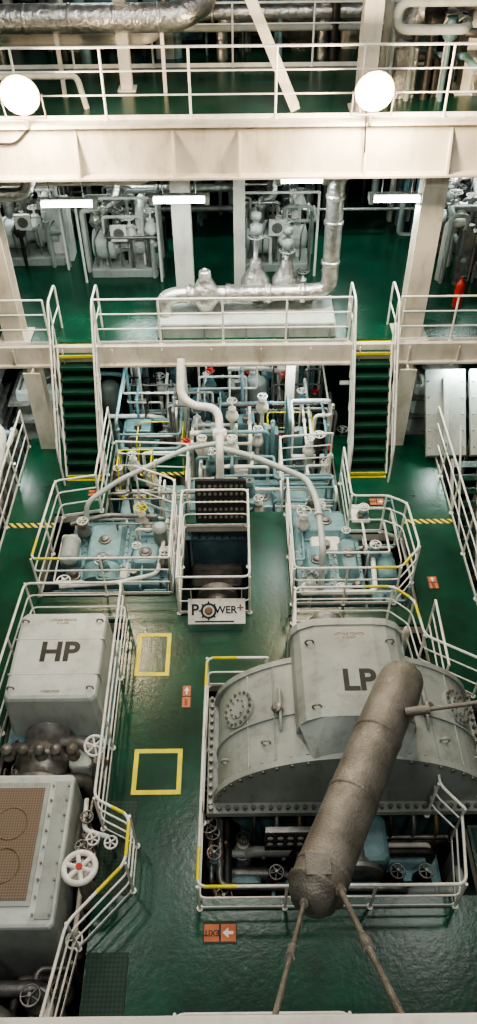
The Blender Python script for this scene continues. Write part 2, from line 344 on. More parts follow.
# ------------------------------------------------------------ LP turbine
lp=B('lp_turbine_casing'); cx=1.6
def arch(w,h,z,n=32): return [(cx+w*math.cos(math.pi*i/n),z+h*math.sin(math.pi*i/n)) for i in range(n+1)]
lp.prism(arch(1.92,1.28,.22),4.95,6.5,CASE,False)
for yy in (4.87,6.45): lp.prism(arch(1.99,1.34,.18),yy,yy+.09,CASE)
lp.prism(arch(1.95,1.31,.22),5.6,5.63,CASE)
cr=[(cx-.82,.9),(cx-.82,1.45),(cx-.79,1.60),(cx-.70,1.73),(cx-.5,1.83),(cx-.25,1.85),(cx+.35,1.85),(cx+.55,1.82),(cx+.70,1.73),(cx+.79,1.60),(cx+.82,1.45),(cx+.82,.9)]
lp.prism(cr[::-1],5.3,6.85,CASE)
lp.prism([(cx+(x-cx)*1.04,z+.02) for x,z in cr][::-1],6.78,6.9,CASE)
lp.add([(cx-.79,5.3,1.60),(cx+.79,5.3,1.60),(cx+.45,5.3,1.84),(cx-.45,5.3,1.84),(cx-.62,4.9,1.46),(cx+.62,4.9,1.46)],[(0,4,3),(3,4,5,2),(2,5,1)],CASE)
lp.box(cx-2.08,cx+2.08,4.72,6.6,.08,.2,CASE)
for i in range(34):
    x=cx-2.02+i*4.04/33; lp.cyl((x,4.78,.2),(x,4.78,.28),.032,STEEL,6)
for i in range(14):
    y=4.85+i*1.7/13; lp.cyl((cx-2.03,y,.2),(cx-2.03,y,.28),.032,STEEL,6); lp.cyl((cx+2.03,y,.2),(cx+2.03,y,.28),.032,STEEL,6)
for i in range(25):
    a=math.radians(8+i*164/24)
    if abs(math.cos(a))>.34: lp.cyl((cx+1.955*math.cos(a),4.84,.18+1.305*math.sin(a)),(cx+1.955*math.cos(a),4.98,.18+1.305*math.sin(a)),.028,STEEL,6)
for sx in(-1,1):
    a=math.radians(146) if sx<0 else math.radians(34)
    nrm=Vector((math.cos(a)/1.92,0,math.sin(a)/1.28)).normalized(); p=Vector((cx+1.92*math.cos(a),5.95,.22+1.28*math.sin(a)))
    lp.flange(p,nrm,.29,CASE,.06,16,STEEL); lp.flange(p+nrm*.03,nrm,.15,CASE,.04,8,STEEL)
    for dg in (130,160):
        a2=math.radians(dg if sx<0 else 180-dg); q=Vector((cx+1.92*math.cos(a2),5.25,.22+1.28*math.sin(a2))); lp.torus(q+Vector((0,0,.05)),(0,1,0),.06,.018,CASE,12)
    a3=math.radians(122 if sx<0 else 58); q=Vector((cx+1.93*math.cos(a3),5.7,.22+1.29*math.sin(a3))); lp.tube([q+Vector((0,.35,0)),q+Vector((0,.3,.08)),q+Vector((0,-.2,.08)),q+Vector((0,-.3,0))],.024,CASE,8,fil=.06); lp.lathe(q,(sx*.5,0,.9),[(.06,0),(.06,.08),(.08,.09),(.08,.12),(.04,.14)],STEEL,12)
for deg in (125,105,75,55,140,40):
    a=math.radians(deg); lp.tube([(cx+1.93*math.cos(a),4.95,.22+1.29*math.sin(a)),(cx+1.93*math.cos(a),6.45,.22+1.29*math.sin(a))],.012,CASE,6)
for (x,y) in ((cx-.58,6.5),(cx+.58,6.5),(cx-.55,5.45),(cx+.55,5.45)): lp.torus((x,y,1.83),(0,1,0),.06,.015,STEEL,12)
lp.prism([(cx+1.8*math.cos(math.pi*i/20),.08-1.3*math.sin(math.pi*i/20)) for i in range(21)][::-1],4.85,6.4,TEAL)
lp.box(cx-1.6,cx-1.2,4.9,6.2,ZL,-.3,TEAL); lp.box(cx+1.2,cx+1.6,4.9,6.2,ZL,-.3,TEAL)
lp.cbox(cx-.5,cx+.5,4.1,4.8,-1.2,.0,.08,TEAL); lp.lathe((cx,4.0,-.35),(0,1,0),[(.3,0),(.42,.03),(.42,.1),(.38,.12),(.38,.8)],STEEL)
for i in range(9): lp.tube([(.2+i*.33,4.84,-.0),(.2+i*.33,4.6,-.1),(.2+i*.33,4.55,-.9)],.035,(IRON,STEEL,BRONZE)[i%3],8,fil=.1)
o=lp.done(.008); text('LP',(1.66,5.84,1.852),.47,DARK,o,bold=.03); text('LIFTING POINTS\n4 LUGS',(1.6,6.6,1.852),.06,BRONZE,o,bold=0)
gp=B('gauge_panel'); gp.box(.35,1.2,4.42,4.5,-.25,.25,STEEL); gp.box(.35,1.2,4.44,4.6,-2.2,-.25,IRON)
for i in range(6):
    for j in range(2):
        x=.42+i*.142; z=.1-j*.2; gp.cyl((x,4.4,z),(x,4.42,z),.06,DARK,14); gp.cyl((x,4.395,z),(x,4.4,z),.045,WHITE,14)
gp.done()
pp=B('pit_pipework')
for i,(x,z,r,m) in enumerate(((-.3,-.3,.05,STEEL),(-.2,-.5,.07,IRON),(-.4,-.7,.06,BRONZE))):
    pp.tube([(x,6.8,z),(x,3.9,z),(x+2.6+i*.2,3.85+.1*i,z),(x+2.7+i*.2,3.95,ZL)],r,m,8,fil=.15)
pp.tube([(-.4,4.3,-.9),(2.9,4.2,-.8)],.1,STEEL,10); pp.tube([(0.1,3.9,-1.2),(2.9,3.95,-1.2)],.14,TEAL,10)
for x in (.5,1.1,2.2,2.6): pp.valve((x,4.05,-.6),.4,IRON,(STEEL,STEEL,BRONZE,STEEL)[int(x*2)%4],.1)
pp.cbox(2.1,2.9,3.95,4.5,ZL,-.6,.06,GBLUE); pp.cbox(-.2,.3,3.9,4.25,ZL,-.8,.05,TEAL); pp.cbox(.5,1.9,3.75,4.1,ZL,-.6,.05,GBLUE)
pp.lathe((.8,4.0,-.5),(1,0,0),[(.05,0),(.16,.02),(.16,.4),(.2,.41),(.2,.45),(.12,.46),(.12,.6)],IRON,14)
pp.done()
manifold('pit_valve_manifold',-.4,3.1,3.75,4.6,-1.5,-.2,14,(TEAL,GBLUE,STEEL,IRON,CASE,BRONZE,CREAM),.025,.08,(STEEL,IRON,WHITE),8,3,3,ZL)
manifold('pit_side_pipework',-.48,-.4,4.0,6.8,-1.2,-.1,5,(STEEL,IRON,BRONZE),.025,.05,(STEEL,),3,5,0,ZL)
# inlet steam pipe
ip=B('inlet_steam_pipe')
A=Vector((.76,2.76,3.0)); C=Vector((1.95,5.15,2.7)); d=(C-A).normalized()
ip.tube([A,C,C+d*.28+Vector((0,0,-.12)),C+d*.36+Vector((0,0,-.5)),C+d*.36+Vector((0,0,-.9))],.28,LAG,28,fil=.25)
ip.lathe(A,-d,[(.28,0),(.30,.01),(.30,.05),(.275,.06),(.24,.16),(.17,.24),(.02,.28)],LAG,28)
for t in (.06,.4,.72): 
    q=A.lerp(C,t); ip.lathe(q-d*.03,d,[(.28,0),(.289,.005),(.289,.055),(.28,.06)],LAG,28)
ip.box(-.12,.12,-.1,.1,0,.03,LAG,Matrix.Translation(A+Vector((0,.1,.27))))
def rod(p,q,r=.022):
    ip.cyl(p,q,r,LAG,8); p=Vector(p);q=Vector(q); e=(q-p).normalized(); L=(q-p).length
    ip.cyl(p,p+e*min(.28,L*.2),r*2,LAG,10); ip.cyl(p+e*.5*L,p+e*(.5*L+.25),r*1.8,STEEL,8)
rod(A+Vector((-.12,-.1,0)),(.17,1.0,5.74)); rod(A+Vector((.2,.02,0)),(.98,1.0,5.74),.028); rod((1.95,4.7,2.95),(3.75,4.75,3.3),.028)
ip.torus(A+Vector((-.12,-.16,0)),(1,0,0),.07,.03,LAG,14)
ip.done()
# ------------------------------------------------------------ HP turbine
hp=B('hp_turbine_cover')
hp.cbox(-3.6,-2.1,6.12,7.85,-.1,.92,.07,CASE2,.05)
for y in (6.6,7.25): hp.box(-3.55,-2.13,y,y+.02,.2,.925,CASE2)
for (x,y) in ((-3.45,7.6),(-2.25,7.6),(-3.45,6.35),(-2.25,6.35)): hp.torus((x,y,.93),(0,1,0),.05,.015,STEEL,12)
hp.box(-3.65,-2.05,5.95,7.95,-.2,-.08,TEAL)
for i in range(8): hp.cyl((-3.5+i*.18,6.02,-.08),(-3.5+i*.18,6.02,.0),.03,STEEL,6)
for x in (-3.4,-2.25): hp.box(x-.1,x+.1,6.2,7.6,ZL,-.2,TEAL)
o=hp.done(.006); text('HP',(-2.82,7.0,.924),.5,DARK,o,bold=.03); text('LIFTING POINTS\n4 LUGS',(-2.85,7.6,.924),.06,BRONZE,o,bold=0); text('WARNING',(-2.85,6.3,.924),.06,BRONZE,o,bold=0)
hv=B('hp_steam_control_valves')
hv.lathe((-2.95,5.15,.1),(0,1,0),[(.36,0),(.42,.02),(.42,.08),(.34,.1),(.36,.35),(.44,.36),(.44,.44),(.36,.45),(.36,.9)],STEEL,20)
for i in range(5):
    x=-3.4+i*.24; hv.lathe((x,5.5,.42),(0,0,1),[(.08,0),(.1,.05),(.06,.1),(.06,.2),(.085,.21),(.085,.26),(.02,.3)],(STEEL,LAG,STEEL)[i%3],10)
hv.tube([(-3.5,5.8,.1),(-2.4,5.8,.35),(-2.15,5.6,.3),(-2.15,5.2,-.5),(-2.15,5.2,ZL)],.09,STEEL,10,fil=.2); hv.tube([(-3.4,5.3,.0),(-2.3,5.3,.1),(-2.2,5.3,-1)],.11,LAG,10,fil=.2)
hv.cbox(-2.55,-2.2,5.4,5.85,-.3,.3,.05,CASE2)
hv.lathe((-2.95,5.2,-2.2),(0,0,1),[(.3,0),(.3,2.0)],STEEL)
hv.done()
manifold('hp_drain_pipework',-3.7,-2.15,5.2,6.0,-1.4,.1,10,(STEEL,IRON,LAG,TEAL,CREAM),.02,.07,(STEEL,WHITE),5,9,1,ZL)
c2=B('hp_gear_cover')
c2.cbox(-4.0,-2.33,3.1,5.12,ZL,.66,.05,CASE2)
c2.box(-3.75,-2.66,3.35,4.98,.655,.68,CASE)
c2.box(-3.68,-2.72,3.42,4.9,.675,.69,GRI)
c2.box(-2.58,-2.38,3.2,5.0,.655,.675,CASE)
for i in range(9):
    for x in (-2.61,-2.4): c2.cyl((x,3.25+i*.21,.67),(x,3.25+i*.21,.70),.018,STEEL,6)
for y in (3.85,4.4): c2.torus((-3.1,y,.69),(0,0,1),.22,.012,BRONZE,20)
c2.done(.006)
gv=B('astern_guardian_valve')
gv.lathe((-2.06,3.75,-.6),(0,0,1),[(.2,0),(.24,.2),(.16,.4),(.2,.42),(.2,.5),(.12,.52),(.10,.9),(.05,1.0),(.04,1.2)],STEEL,16)
gv.lathe((-2.06,3.75,.60),(0,0,1),[(.13,0),(.15,.03),(.15,.12),(.08,.16)],WHITE,16)
gv.wheel((-2.06,3.75,.85),(0,.1,1),.20,WHITE,.042,6,RED)
gv.tube([(-2.1,3.75,-.4),(-1.6,3.8,-.4)],.12,STEEL,10); gv.tube([(-2.06,3.75,-.5),(-2.06,3.75,ZL)],.12,STEEL,10)
gv.done()
vs=B('valve_handwheel_stand')
vs.cyl((-2.06,5.42,ZL),(-2.06,5.42,.9),.04,WHITE,10); vs.wheel((-2.06,5.4,.93),(.1,-.3,1),.14,WHITE,.02,6); vs.lathe((-2.06,5.42,.3),(0,0,1),[(.1,0),(.12,.05),(.08,.2)],STEEL); vs.done()
vs=B('small_handwheel_valves')
for x,y in ((-2.12,4.55),(-2.0,4.25),(-2.14,4.15),(-1.75,4.2)):
    vs.cyl((x,y,ZL),(x,y,.5),.03,STEEL,8); vs.wheel((x,y,.52),(0,0,1),.085,STEEL if x<-2.1 else WHITE,.014,5)
vs.tube([(-2.2,4.9,.3),(-2.15,4.4,.45),(-1.8,4.3,.45)],.035,WHITE,8,fil=.1); vs.done()
manifold('guardian_valve_pipework',-2.25,-2.02,3.1,5.0,-1.2,.15,6,(STEEL,IRON,CREAM),.02,.045,(STEEL,WHITE),5,13,0,ZL)
lm=B('hp_pit_pipework')
lm.tube([(-3.6,2.7,-.4),(-2.5,2.7,-.4),(-2.4,1.2,-.4)],.1,STEEL,10,fil=.2); lm.tube([(-3.6,2.4,-.1),(-2.9,2.3,-.1),(-2.6,1.2,-.1)],.14,LAG,12,fil=.2)
lm.cbox(-3.9,-2.9,1.3,2.2,ZL,-.4,.05,TEAL); lm.valve((-2.6,2.5,-.2),.35,STEEL,STEEL,.12)
lm.done()
manifold('hp_pit_valve_manifold',-4.2,-2.2,1.0,2.95,-1.4,.0,20,(TEAL,STEEL,IRON,LAG,IRON,CREAM),.03,.1,(STEEL,IRON,BRONZE),8,17,2,ZL)
# ------------------------------------------------------------ reduction gear
rg=B('reduction_gear')
def gcase(x0,x1,y0,y1,zt):
    rg.cbox(x0,x1,y0,y1,ZL,zt,.08,GBLUE); rg.box(x0-.06,x1+.06,y0-.06,y1+.06,zt-.5,zt-.44,GBLUE)
    n=int((x1-x0)/.16)
    for i in range(n): rg.cyl((x0+.08+i*.16,y0-.03,zt-.44),(x0+.08+i*.16,y0-.03,zt-.38),.025,STEEL,6)
def cover(x0,x1,y0,y1,z,h,m=None):
    m=m or GBLUE
    rg.box(x0-.05,x1+.05,y0-.05,y1+.05,z,z+.04,m); rg.cbox(x0,x1,y0,y1,z+.04,z+h,.06,m,.06)
    nx=max(2,int((x1-x0)/.15)); ny=max(2,int((y1-y0)/.15))
    for i in range(nx+1):
        for yy in (y0-.025,y1+.025): rg.cyl((x0+(x1-x0)*i/nx,yy,z+.04),(x0+(x1-x0)*i/nx,yy,z+.065),.018,STEEL,6)
    for i in range(1,ny):
        for xx in (x0-.025,x1+.025): rg.cyl((xx,y0+(y1-y0)*i/ny,z+.04),(xx,y0+(y1-y0)*i/ny,z+.065),.018,STEEL,6)
    rg.lathe(((x0+x1)/2,(y0+y1)/2,z+h),(0,0,1),[(.12,0),(.12,.03),(.08,.035),(.08,.07),(.03,.09)],STEEL,14)
gcase(-3.3,-1.3,9.25,10.95,-.15); gcase(1.1,2.4,8.95,11.2,-.15); gcase(-1.05,.95,11.15,12.5,-.45); gcase(-2.5,-1.1,11.3,12.4,-.5); gcase(1.0,2.05,11.4,12.5,-.5)
cover(-2.95,-2.2,9.7,10.7,-.15,.22); cover(-2.05,-1.45,9.45,10.1,-.15,.32); cover(-2.05,-1.5,10.3,10.8,-.15,.16)
cover(1.25,1.75,9.2,10.1,-.15,.2); cover(1.9,2.3,9.3,10.2,-.15,.28); cover(1.3,2.2,10.35,11.0,-.15,.2); cover(-.8,.1,11.35,12.2,-.45,.3); cover(.3,.8,11.35,12.0,-.45,.2)
rg.prism([(-2.6+.35*math.cos(math.pi*i/16),-.15+.22*math.sin(math.pi*i/16)) for i in range(17)],9.28,9.68,GBLUE)
for x,y,z in ((-3.1,9.45,-.15),(1.25,9.05,-.15),(2.2,9.08,-.15),(-3.15,10.75,-.15)):
    rg.lathe((x,y,z),(0,0,1),[(.12,0),(.12,.05),(.09,.06),(.09,.16),(.04,.2)],(STEEL,GBLUE,WHITE)[int(x*7)%3],14)
rg.done(.006)
sh=B('turbine_shaft_coupling')
sh.lathe((-.42,8.55,-1.3),(0,1,0),[(.25,0),(.25,.2),(.42,.21),(.42,.35),(.25,.36),(.25,1.2),(.42,1.21),(.42,1.35)],LAG,24)
sh.box(-.9,.06,8.6,9.9,ZL,-1.8,IRON); sh.box(-.9,.06,8.6,8.75,-1.8,-.9,LAG)
sh.cbox(-.95,.1,9.9,10.55,ZL,-1.0,.05,IRON)
sh.done(.006)
tg=B('turning_gear')
tg.lathe((-3.2,9.6,.15),(0,1,0),[(.1,0),(.17,.02),(.17,.45),(.19,.46),(.19,.5),(.1,.52)],CASE2,16); tg.cbox(-3.4,-3.0,9.7,10.0,-.15,.05,.03,GBLUE)
tg.lathe((-1.5,10.25,0),(0,0,1),[(.13,-.3),(.13,.3),(.15,.31),(.15,.36),(.08,.42)],CASE2,16)
tg.tube([(-3.3,9.1,0),(-2.2,9.1,.1),(-1.5,9.3,.1),(-1.4,10.8,0)],.04,WHITE,8,fil=.15); tg.tube([(-3.3,10.6,.1),(-2.6,10.8,.15),(-1.6,10.8,.1)],.05,STEEL,8,fil=.15)
for x,y in ((-3.0,10.4),(-1.35,9.6)): tg.valve((x,y,.1),.3,STEEL,WHITE,.1)
tg.done()
manifold('turning_gear_oil_pipes',-3.45,-1.3,9.0,11.0,-.5,.25,12,(GBLUE,WHITE,STEEL,TEAL,CREAM),.014,.03,(WHITE,STEEL,YEL),5,21,2,ZL)
manifold('gear_oil_pipes',1.05,3.1,8.75,11.2,-.5,.25,12,(GBLUE,WHITE,STEEL,TEAL,CREAM),.014,.03,(WHITE,STEEL),5,23,2,ZL)
manifold('gear_forward_pipes',-2.6,2.0,11.2,12.6,-.9,.3,26,(WHITE,TEAL,CREAM,GBLUE,WHITE,STEEL),.018,.04,(WHITE,STEEL),10,25,5,ZL)
rk=B('indicator_rack'); M=Matrix.Translation((-.33,10.72,.02))@Matrix.Rotation(math.radians(-25),4,'X')
rk.box(-.5,.5,0,.15,0,.85,DARK,M)
for i in range(9):
    for j in range(5): rk.cyl(M@Vector((-.42+i*.105,-.02,.1+j*.16)),M@Vector((-.42+i*.105,0,.1+j*.16)),.032,STEEL,8)
rk.done()
gb=B('gear_right_fittings')
gb.tube([(1.2,8.85,.05),(2.5,8.85,.05),(2.6,10.1,.0)],.05,WHITE,8,fil=.15)
for x,y in ((2.6,9.8),(2.5,10.8)): gb.valve((x,y,.0),.3,GBLUE,WHITE,.1)
gb.cbox(2.5,3.05,8.9,10.2,ZL,-.3,.05,GBLUE); gb.lathe((2.8,9.2,-.1),(0,1,0),[(.15,0),(.2,.03),(.2,.5),(.1,.52)],TEAL,14)
gb.done()
vp=B('vent_pipe')
vp.tube([(-1.1,13.05,2.3),(-1.12,12.6,1.75),(-.9,12.45,1.6),(-.36,12.4,1.55),(-.34,12.0,1.25),(-.34,11.6,1.1),(-.34,11.3,-.2)],.08,WHITE,14,fil=.22)
vp.lathe((-.34,12.0,1.2),(0,-.3,-1),[(.09,-.12),(.14,-.1),(.14,.1),(.09,.12)],WHITE,16); vp.ball((-.34,12.0,1.2),.14,WHITE)
vp.tube([(-.34,11.8,1.15),(-1.0,11.7,1.1),(-2.3,11.0,.9),(-2.9,10.6,.7),(-3.0,10.4,-.2)],.05,CASE2,10,fil=.2)
vp.tube([(-.34,11.7,1.1),(.3,11.5,1.05),(1.35,11.0,.9),(1.5,10.4,.9),(1.52,9.2,.85),(1.52,9.0,-.1)],.06,CASE2,10,fil=.2)
for q in ((.3,11.5,1.05),(1.5,10.0,.9),(-1.6,11.38,1.0)): vp.torus(q,(0,1,0) if q[1]<11 else (1,-.4,0),.07,.022,WHITE,14)
for x in (-.7,-.1): vp.valve((x,11.9,.9),.3,WHITE,WHITE,.09)
vp.done()
bl=B('lp_exhaust_pipework')
bl.lathe((1.5,7.1,.3),(0,1,0),[(.3,0),(.3,.3),(.4,.31),(.4,.4),(.3,.41),(.3,.9)],STEEL,20); bl.cbox(1.05,2.0,7.15,7.9,ZL,.1,.06,TEAL)
bl.cbox(2.2,2.8,7.0,7.9,ZL,-.1,.06,TEAL); bl.cbox(3.85,4.5,4.9,6.4,ZL,-.3,.06,GBLUE)
bl.done()
manifold('lp_gland_steam_pipes',.95,2.9,7.05,8.05,-1.0,.3,14,(TEAL,IRON,CREAM,STEEL,IRON),.025,.07,(WHITE,STEEL),7,31,2,ZL)
manifold('lp_side_pipework',3.8,5.6,4.8,6.4,-1.5,.4,14,(GBLUE,IRON,WHITE,STEEL,CREAM),.03,.09,(WHITE,STEEL),7,33,2,ZL)
# ------------------------------------------------------------ upper deck
tk=B('deaerator_tank_hatch'); tk.cbox(-1.6,2.05,13.65,15.0,ZU,2.72,.04,CASE2,.02)
for i in range(5): tk.box(-1.5+i*.85,-1.47+i*.85,13.6,13.68,ZU,2.72,CASE)
tk.done()
sp=B('insulated_steam_pipe')
sp.tube([(-1.45,14.05,2.72),(-1.45,14.05,3.05),(-1.2,14.15,3.1),(1.4,14.2,3.1),(1.9,14.2,3.15),(1.88,14.2,5.45),(2.3,14.25,5.6),(4.6,14.3,5.6)],.165,FOIL,16,fil=.28)
for x in (-1.0,-.2,.6,1.3): sp.lathe((x,14.17,3.1),(1,0,0),[(.166,0),(.2,.02),(.2,.1),(.166,.12)],FOIL,16)
for z in (3.7,4.5,5.0): sp.lathe((1.885,14.2,z),(0,0,1),[(.166,0),(.19,.02),(.19,.08),(.166,.1)],FOIL,16)
sp.tube([(1.5,14.5,2.72),(1.5,14.5,3.0),(1.9,14.35,3.05)],.12,FOIL,12,fil=.15)
for x,y,h in ((-.6,14.15,.75),(.42,14.6,1.7),(1.05,14.6,1.4)):
    sp.lathe((x,y,2.75),(0,0,1),[(.14,0),(.2,.1),(.3,.28),(.3,.42),(.2,.58),(.13,.7),(.12,.85),(.05,.9),(.045,h)],FOIL,16)
    if h>1: sp.lathe((x,y,2.75+h),(0,0,1),[(.05,-.3),(.12,-.28),(.12,-.12),(.05,-.1),(.05,0),(.1,.01),(.1,.12),(.03,.15)],CASE,14); sp.wheel((x,y,2.75+h-.35),(0,0,1),.15,CASE)
for x,z in ((1.1,3.0),(1.6,3.0)): sp.valve((x+.3,14.7,z-.1),.4,FOIL,STEEL,.12)
sp.done()
def feedpump(x,y,z=ZU):
    p=B('boiler_feed_pump')
    p.cbox(x-.75,x+.75,y-.4,y+.4,z,z+.2,.03,CASE)
    p.lathe((x-.7,y,z+.65),(1,0,0),[(.12,0),(.3,.03),(.36,.2),(.36,.5),(.26,.55),(.2,.7),(.2,.85),(.34,.86),(.34,.95),(.26,.97),(.26,1.35),(.1,1.4)],CASE2,18)
    p.tube([(x-.4,y,z+.9),(x-.4,y,z+1.4),(x-.1,y+.1,z+1.55),(x-.1,y+.6,z+1.6)],.12,FOIL,12,fil=.2)
    p.tube([(x+.4,y,z+.9),(x+.4,y,z+1.3),(x+.4,y+.6,z+1.4)],.1,WHITE,10,fil=.2)
    p.valve((x-.1,y-.1,z+.95),.5,STEEL,STEEL,.16); p.valve((x+.2,y-.2,z+.9),.4,WHITE,WHITE,.12)
    for i in range(5): p.tube([(x-.6+i*.28,y-.35,z+.25),(x-.6+i*.28,y-.42,z+.9),(x-.5+i*.28,y-.1,z+1.0)],.022,STEEL,6,fil=.08)
    p.box(x-.2,x+.15,y-.5,y-.42,z+.9,z+1.25,WHITE); p.cyl((x-.02,y-.51,z+1.08),(x-.02,y-.5,z+1.08),.12,STEEL,14)
    for xx in (x-.85,x+.85): p.cyl((xx,y-.6,z),(xx,y-.6,z+1.9),.03,WHITE,8)
    p.tube([(x-.85,y-.6,z+1.9),(x+.85,y-.6,z+1.9)],.03,WHITE,8)
    p.done(.005)
    manifold('feed_pump_pipework',x-.85,x+.85,y-.5,y+.9,z+.2,z+1.7,12,(STEEL,WHITE,FOIL,CASE,IRON),.018,.05,(WHITE,STEEL),6,int(x*10)+70,2,z)
feedpump(-2.5,16.6); feedpump(.95,16.8); feedpump(-4.7,17.2); feedpump(5.2,17.6)
def cabinet(x0,x1,y0,y1,z0,z1,m):
    c=B('electrical_cabinet'); c.cbox(x0,x1,y0,y1,z0,z1,.02,m)
    n=max(1,int((x1-x0)/.6)); w=(x1-x0)/n
    for i in range(n):
        c.box(x0+i*w+.03,x0+(i+1)*w-.03,y0-.015,y0,z0+.12,z1-.06,m); c.cyl((x0+(i+1)*w-.1,y0-.05,z0+(z1-z0)*.5),(x0+(i+1)*w-.1,y0-.015,z0+(z1-z0)*.5),.03,DARK,8)
        c.box(x0+i*w+.15,x0+i*w+.4,y0-.02,y0-.014,z1-.4,z1-.25,STEEL)
    c.done()
cabinet(-6.6,-5.4,15.2,15.8,ZU,ZU+1.7,CREAM); cabinet(5.3,6.8,20.9,21.5,ZU,ZU+2,CASE); cabinet(-2.0,1.0,20.9,21.5,ZU,ZU+2.1,CASE); cabinet(-6.5,-4,20.9,21.5,ZU,ZU+2.1,CREAM)
manifold('upper_deck_pipework',-6.8,6.8,18.2,20.3,ZU,ZU+2.2,40,(STEEL,TEAL,CREAM,FOIL,CASE,IRON),.03,.1,(WHITE,STEEL,STEEL,RED),20,41,14,ZU)
manifold('upper_left_pipework',-6.8,-5.0,14.3,15.1,ZU,ZU+1.4,12,(STEEL,CREAM,FOIL,CASE),.03,.08,(WHITE,STEEL),6,43,3,ZU)
manifold('upper_right_pipework',4.6,6.8,15.6,16.9,ZU,ZU+1.6,14,(STEEL,CREAM,FOIL,CASE),.03,.1,(WHITE,STEEL),6,45,3,ZU)
def extinguisher(x,y,z):
    e=B('fire_extinguisher'); e.lathe((x,y,z),(0,0,1),[(.09,0),(.1,.02),(.1,.5),(.06,.58),(.03,.6),(.03,.66)],RED,14); e.tube([(x,y,z+.62),(x+.12,y-.05,z+.55),(x+.13,y-.05,z+.2)],.015,DARK,6,fil=.05); e.box(x-.02,x+.1,y-.015,y+.015,z+.64,z+.68,DARK); e.done()
extinguisher(4.75,14.8,ZU); extinguisher(-5.0,13.9,ZU)
# ------------------------------------------------------------ gallery level
gp=B('gallery_pipe'); gp.tube([(-7,15,7.75),(-.9,15,7.75),(-.5,15.3,7.9),(-.4,16.2,8.1),(-.4,16.4,11)],.22,FOIL,16,fil=.3)
for i in range(8): gp.lathe((-6.5+i*.75,15,7.75),(1,0,0),[(.221,0),(.23,.01),(.23,.05),(.221,.06)],FOIL,16)
for x in (-5,-3,-1.2): gp.box(x-.03,x+.03,14.95,15.05,ZG,7.55,CREAM)
gp.tube([(-7,15.6,7.3),(-1.5,15.6,7.3),(-1.3,16.3,7.3)],.1,CREAM,10,fil=.2); gp.tube([(-7,14.2,ZG+.5),(-2.6,14.2,ZG+.5),(-2.5,14.2,ZG)],.05,CREAM,8,fil=.1)
gp.tube([(2.9,15.0,ZG),(2.9,15.0,7.6),(3.4,14.9,8.0),(6,14.9,8.1)],.2,FOIL,14,fil=.3); gp.tube([(4.9,14.3,ZG),(4.9,14.3,7.6),(5.6,14.5,7.8),(7.6,14.5,7.8)],.16,FOIL,14,fil=.3)
gp.tube([(3.3,14.5,ZG),(3.3,14.5,8.9)],.07,IRON,8); gp.ball((3.3,14.5,7.9),.18,IRON,12,1.6)
gp.done()
for x,y,r,h,m in ((-3.2,18,.5,1.5,CASE),(-.9,18.4,.45,1.3,TEAL),(1.4,18.2,.5,1.6,FOIL),(4.6,18.5,.6,1.6,TEAL),(-5.4,18.5,.6,1.6,CASE)):
    t=B('pressure_vessel'); t.lathe((x,y,ZG),(0,0,1),[(r*.8,0),(r*.8,.15),(r,.2),(r,h),(r*.8,h+.15),(r*.3,h+.25),(.08,h+.26),(.08,h+.5)],m,18)
    t.tube([(x,y,ZG+h+.4),(x+.6,y,ZG+h+.5),(x+.7,y,ZG)],.07,CREAM,8,fil=.2); t.flange((x,y-r,ZG+h*.5),(0,1,0),.2,STEEL); t.valve((x-.5,y-.3,ZG+.7),.4,STEEL,STEEL,.14); t.cyl((x-.5,y-.3,ZG),(x-.5,y-.3,ZG+.65),.06,TEAL,8)
    t.done()
manifold('gallery_pipework',-7.2,7.2,16.8,20.5,ZG,ZG+2.2,60,(STEEL,IRON,CREAM,FOIL,CASE,IRON,TEAL),.03,.13,(WHITE,STEEL),24,47,18,ZG)
manifold('gallery_front_pipework',2.6,7.2,14.0,15.8,ZG,ZG+1.6,16,(IRON,CREAM,FOIL,CASE,TEAL),.03,.09,(WHITE,STEEL),8,49,4,ZG)
op=B('overhead_pipes')
for i,(y,z,r,m) in enumerate(((14.4,5.3,.09,CREAM),(14.8,5.4,.06,CREAM),(16.2,5.3,.12,FOIL),(17.5,5.2,.08,CREAM),(18.5,5.0,.2,FOIL))):
    op.tube([(-7.6,y,z),(-1.6 if i<2 else 1.2,y,z),(-1.5 if i<2 else 1.3,y,ZG-.4)],r,m,10,fil=.2)
op.tube([(-4.9,13.9,5.3),(-3.8,14.0,5.2),(-3.6,14.1,5.6)],.12,FOIL,12,fil=.2)
op.done()
# ------------------------------------------------------------ side areas
def tankv(x,y,z,r,h,m):
    t=B('storage_vessel'); t.lathe((x,y,z),(0,0,1),[(r*.9,0),(r,.05),(r,h-.1),(r*.9,h),(r*.3,h+.08),(.1,h+.08),(.1,h+.3)],m,20)
    t.flange((x,y,z+h+.3),(0,0,1),.16,STEEL); t.tube([(x,y,z+h+.25),(x,y+.5,z+h+.45),(x,y+.9,z+h*.5),(x,y+.9,z)],.07,CREAM,8,fil=.2); t.done()
tankv(-6.2,9.5,ZL,.7,2.2,CASE); tankv(6.6,10.0,ZL,.6,2.4,CASE)
sd=B('side_machinery_pipes')
sd.tube([(-5.6,13.0,.6),(-4.95,12.6,.9),(-4.95,11.5,.5),(-5.2,10.8,-.5)],.17,WHITE,14,fil=.3)
sd.tube([(-5.6,12.9,1.6),(-4.9,12.5,1.5),(-4.95,11.9,.9)],.1,WHITE,12,fil=.25)
sd.tube([(-7,11.4,.5),(-4.95,11.3,.55),(-4.85,10.0,.4),(-5.1,9.0,.1),(-6,8.4,-.4)],.22,FOIL,14,fil=.35)
sd.tube([(4.9,7.9,.2),(5.2,9.3,.3),(5.6,10.4,.6),(6.9,10.6,.8)],.14,CREAM,12,fil=.3)
sd.done()
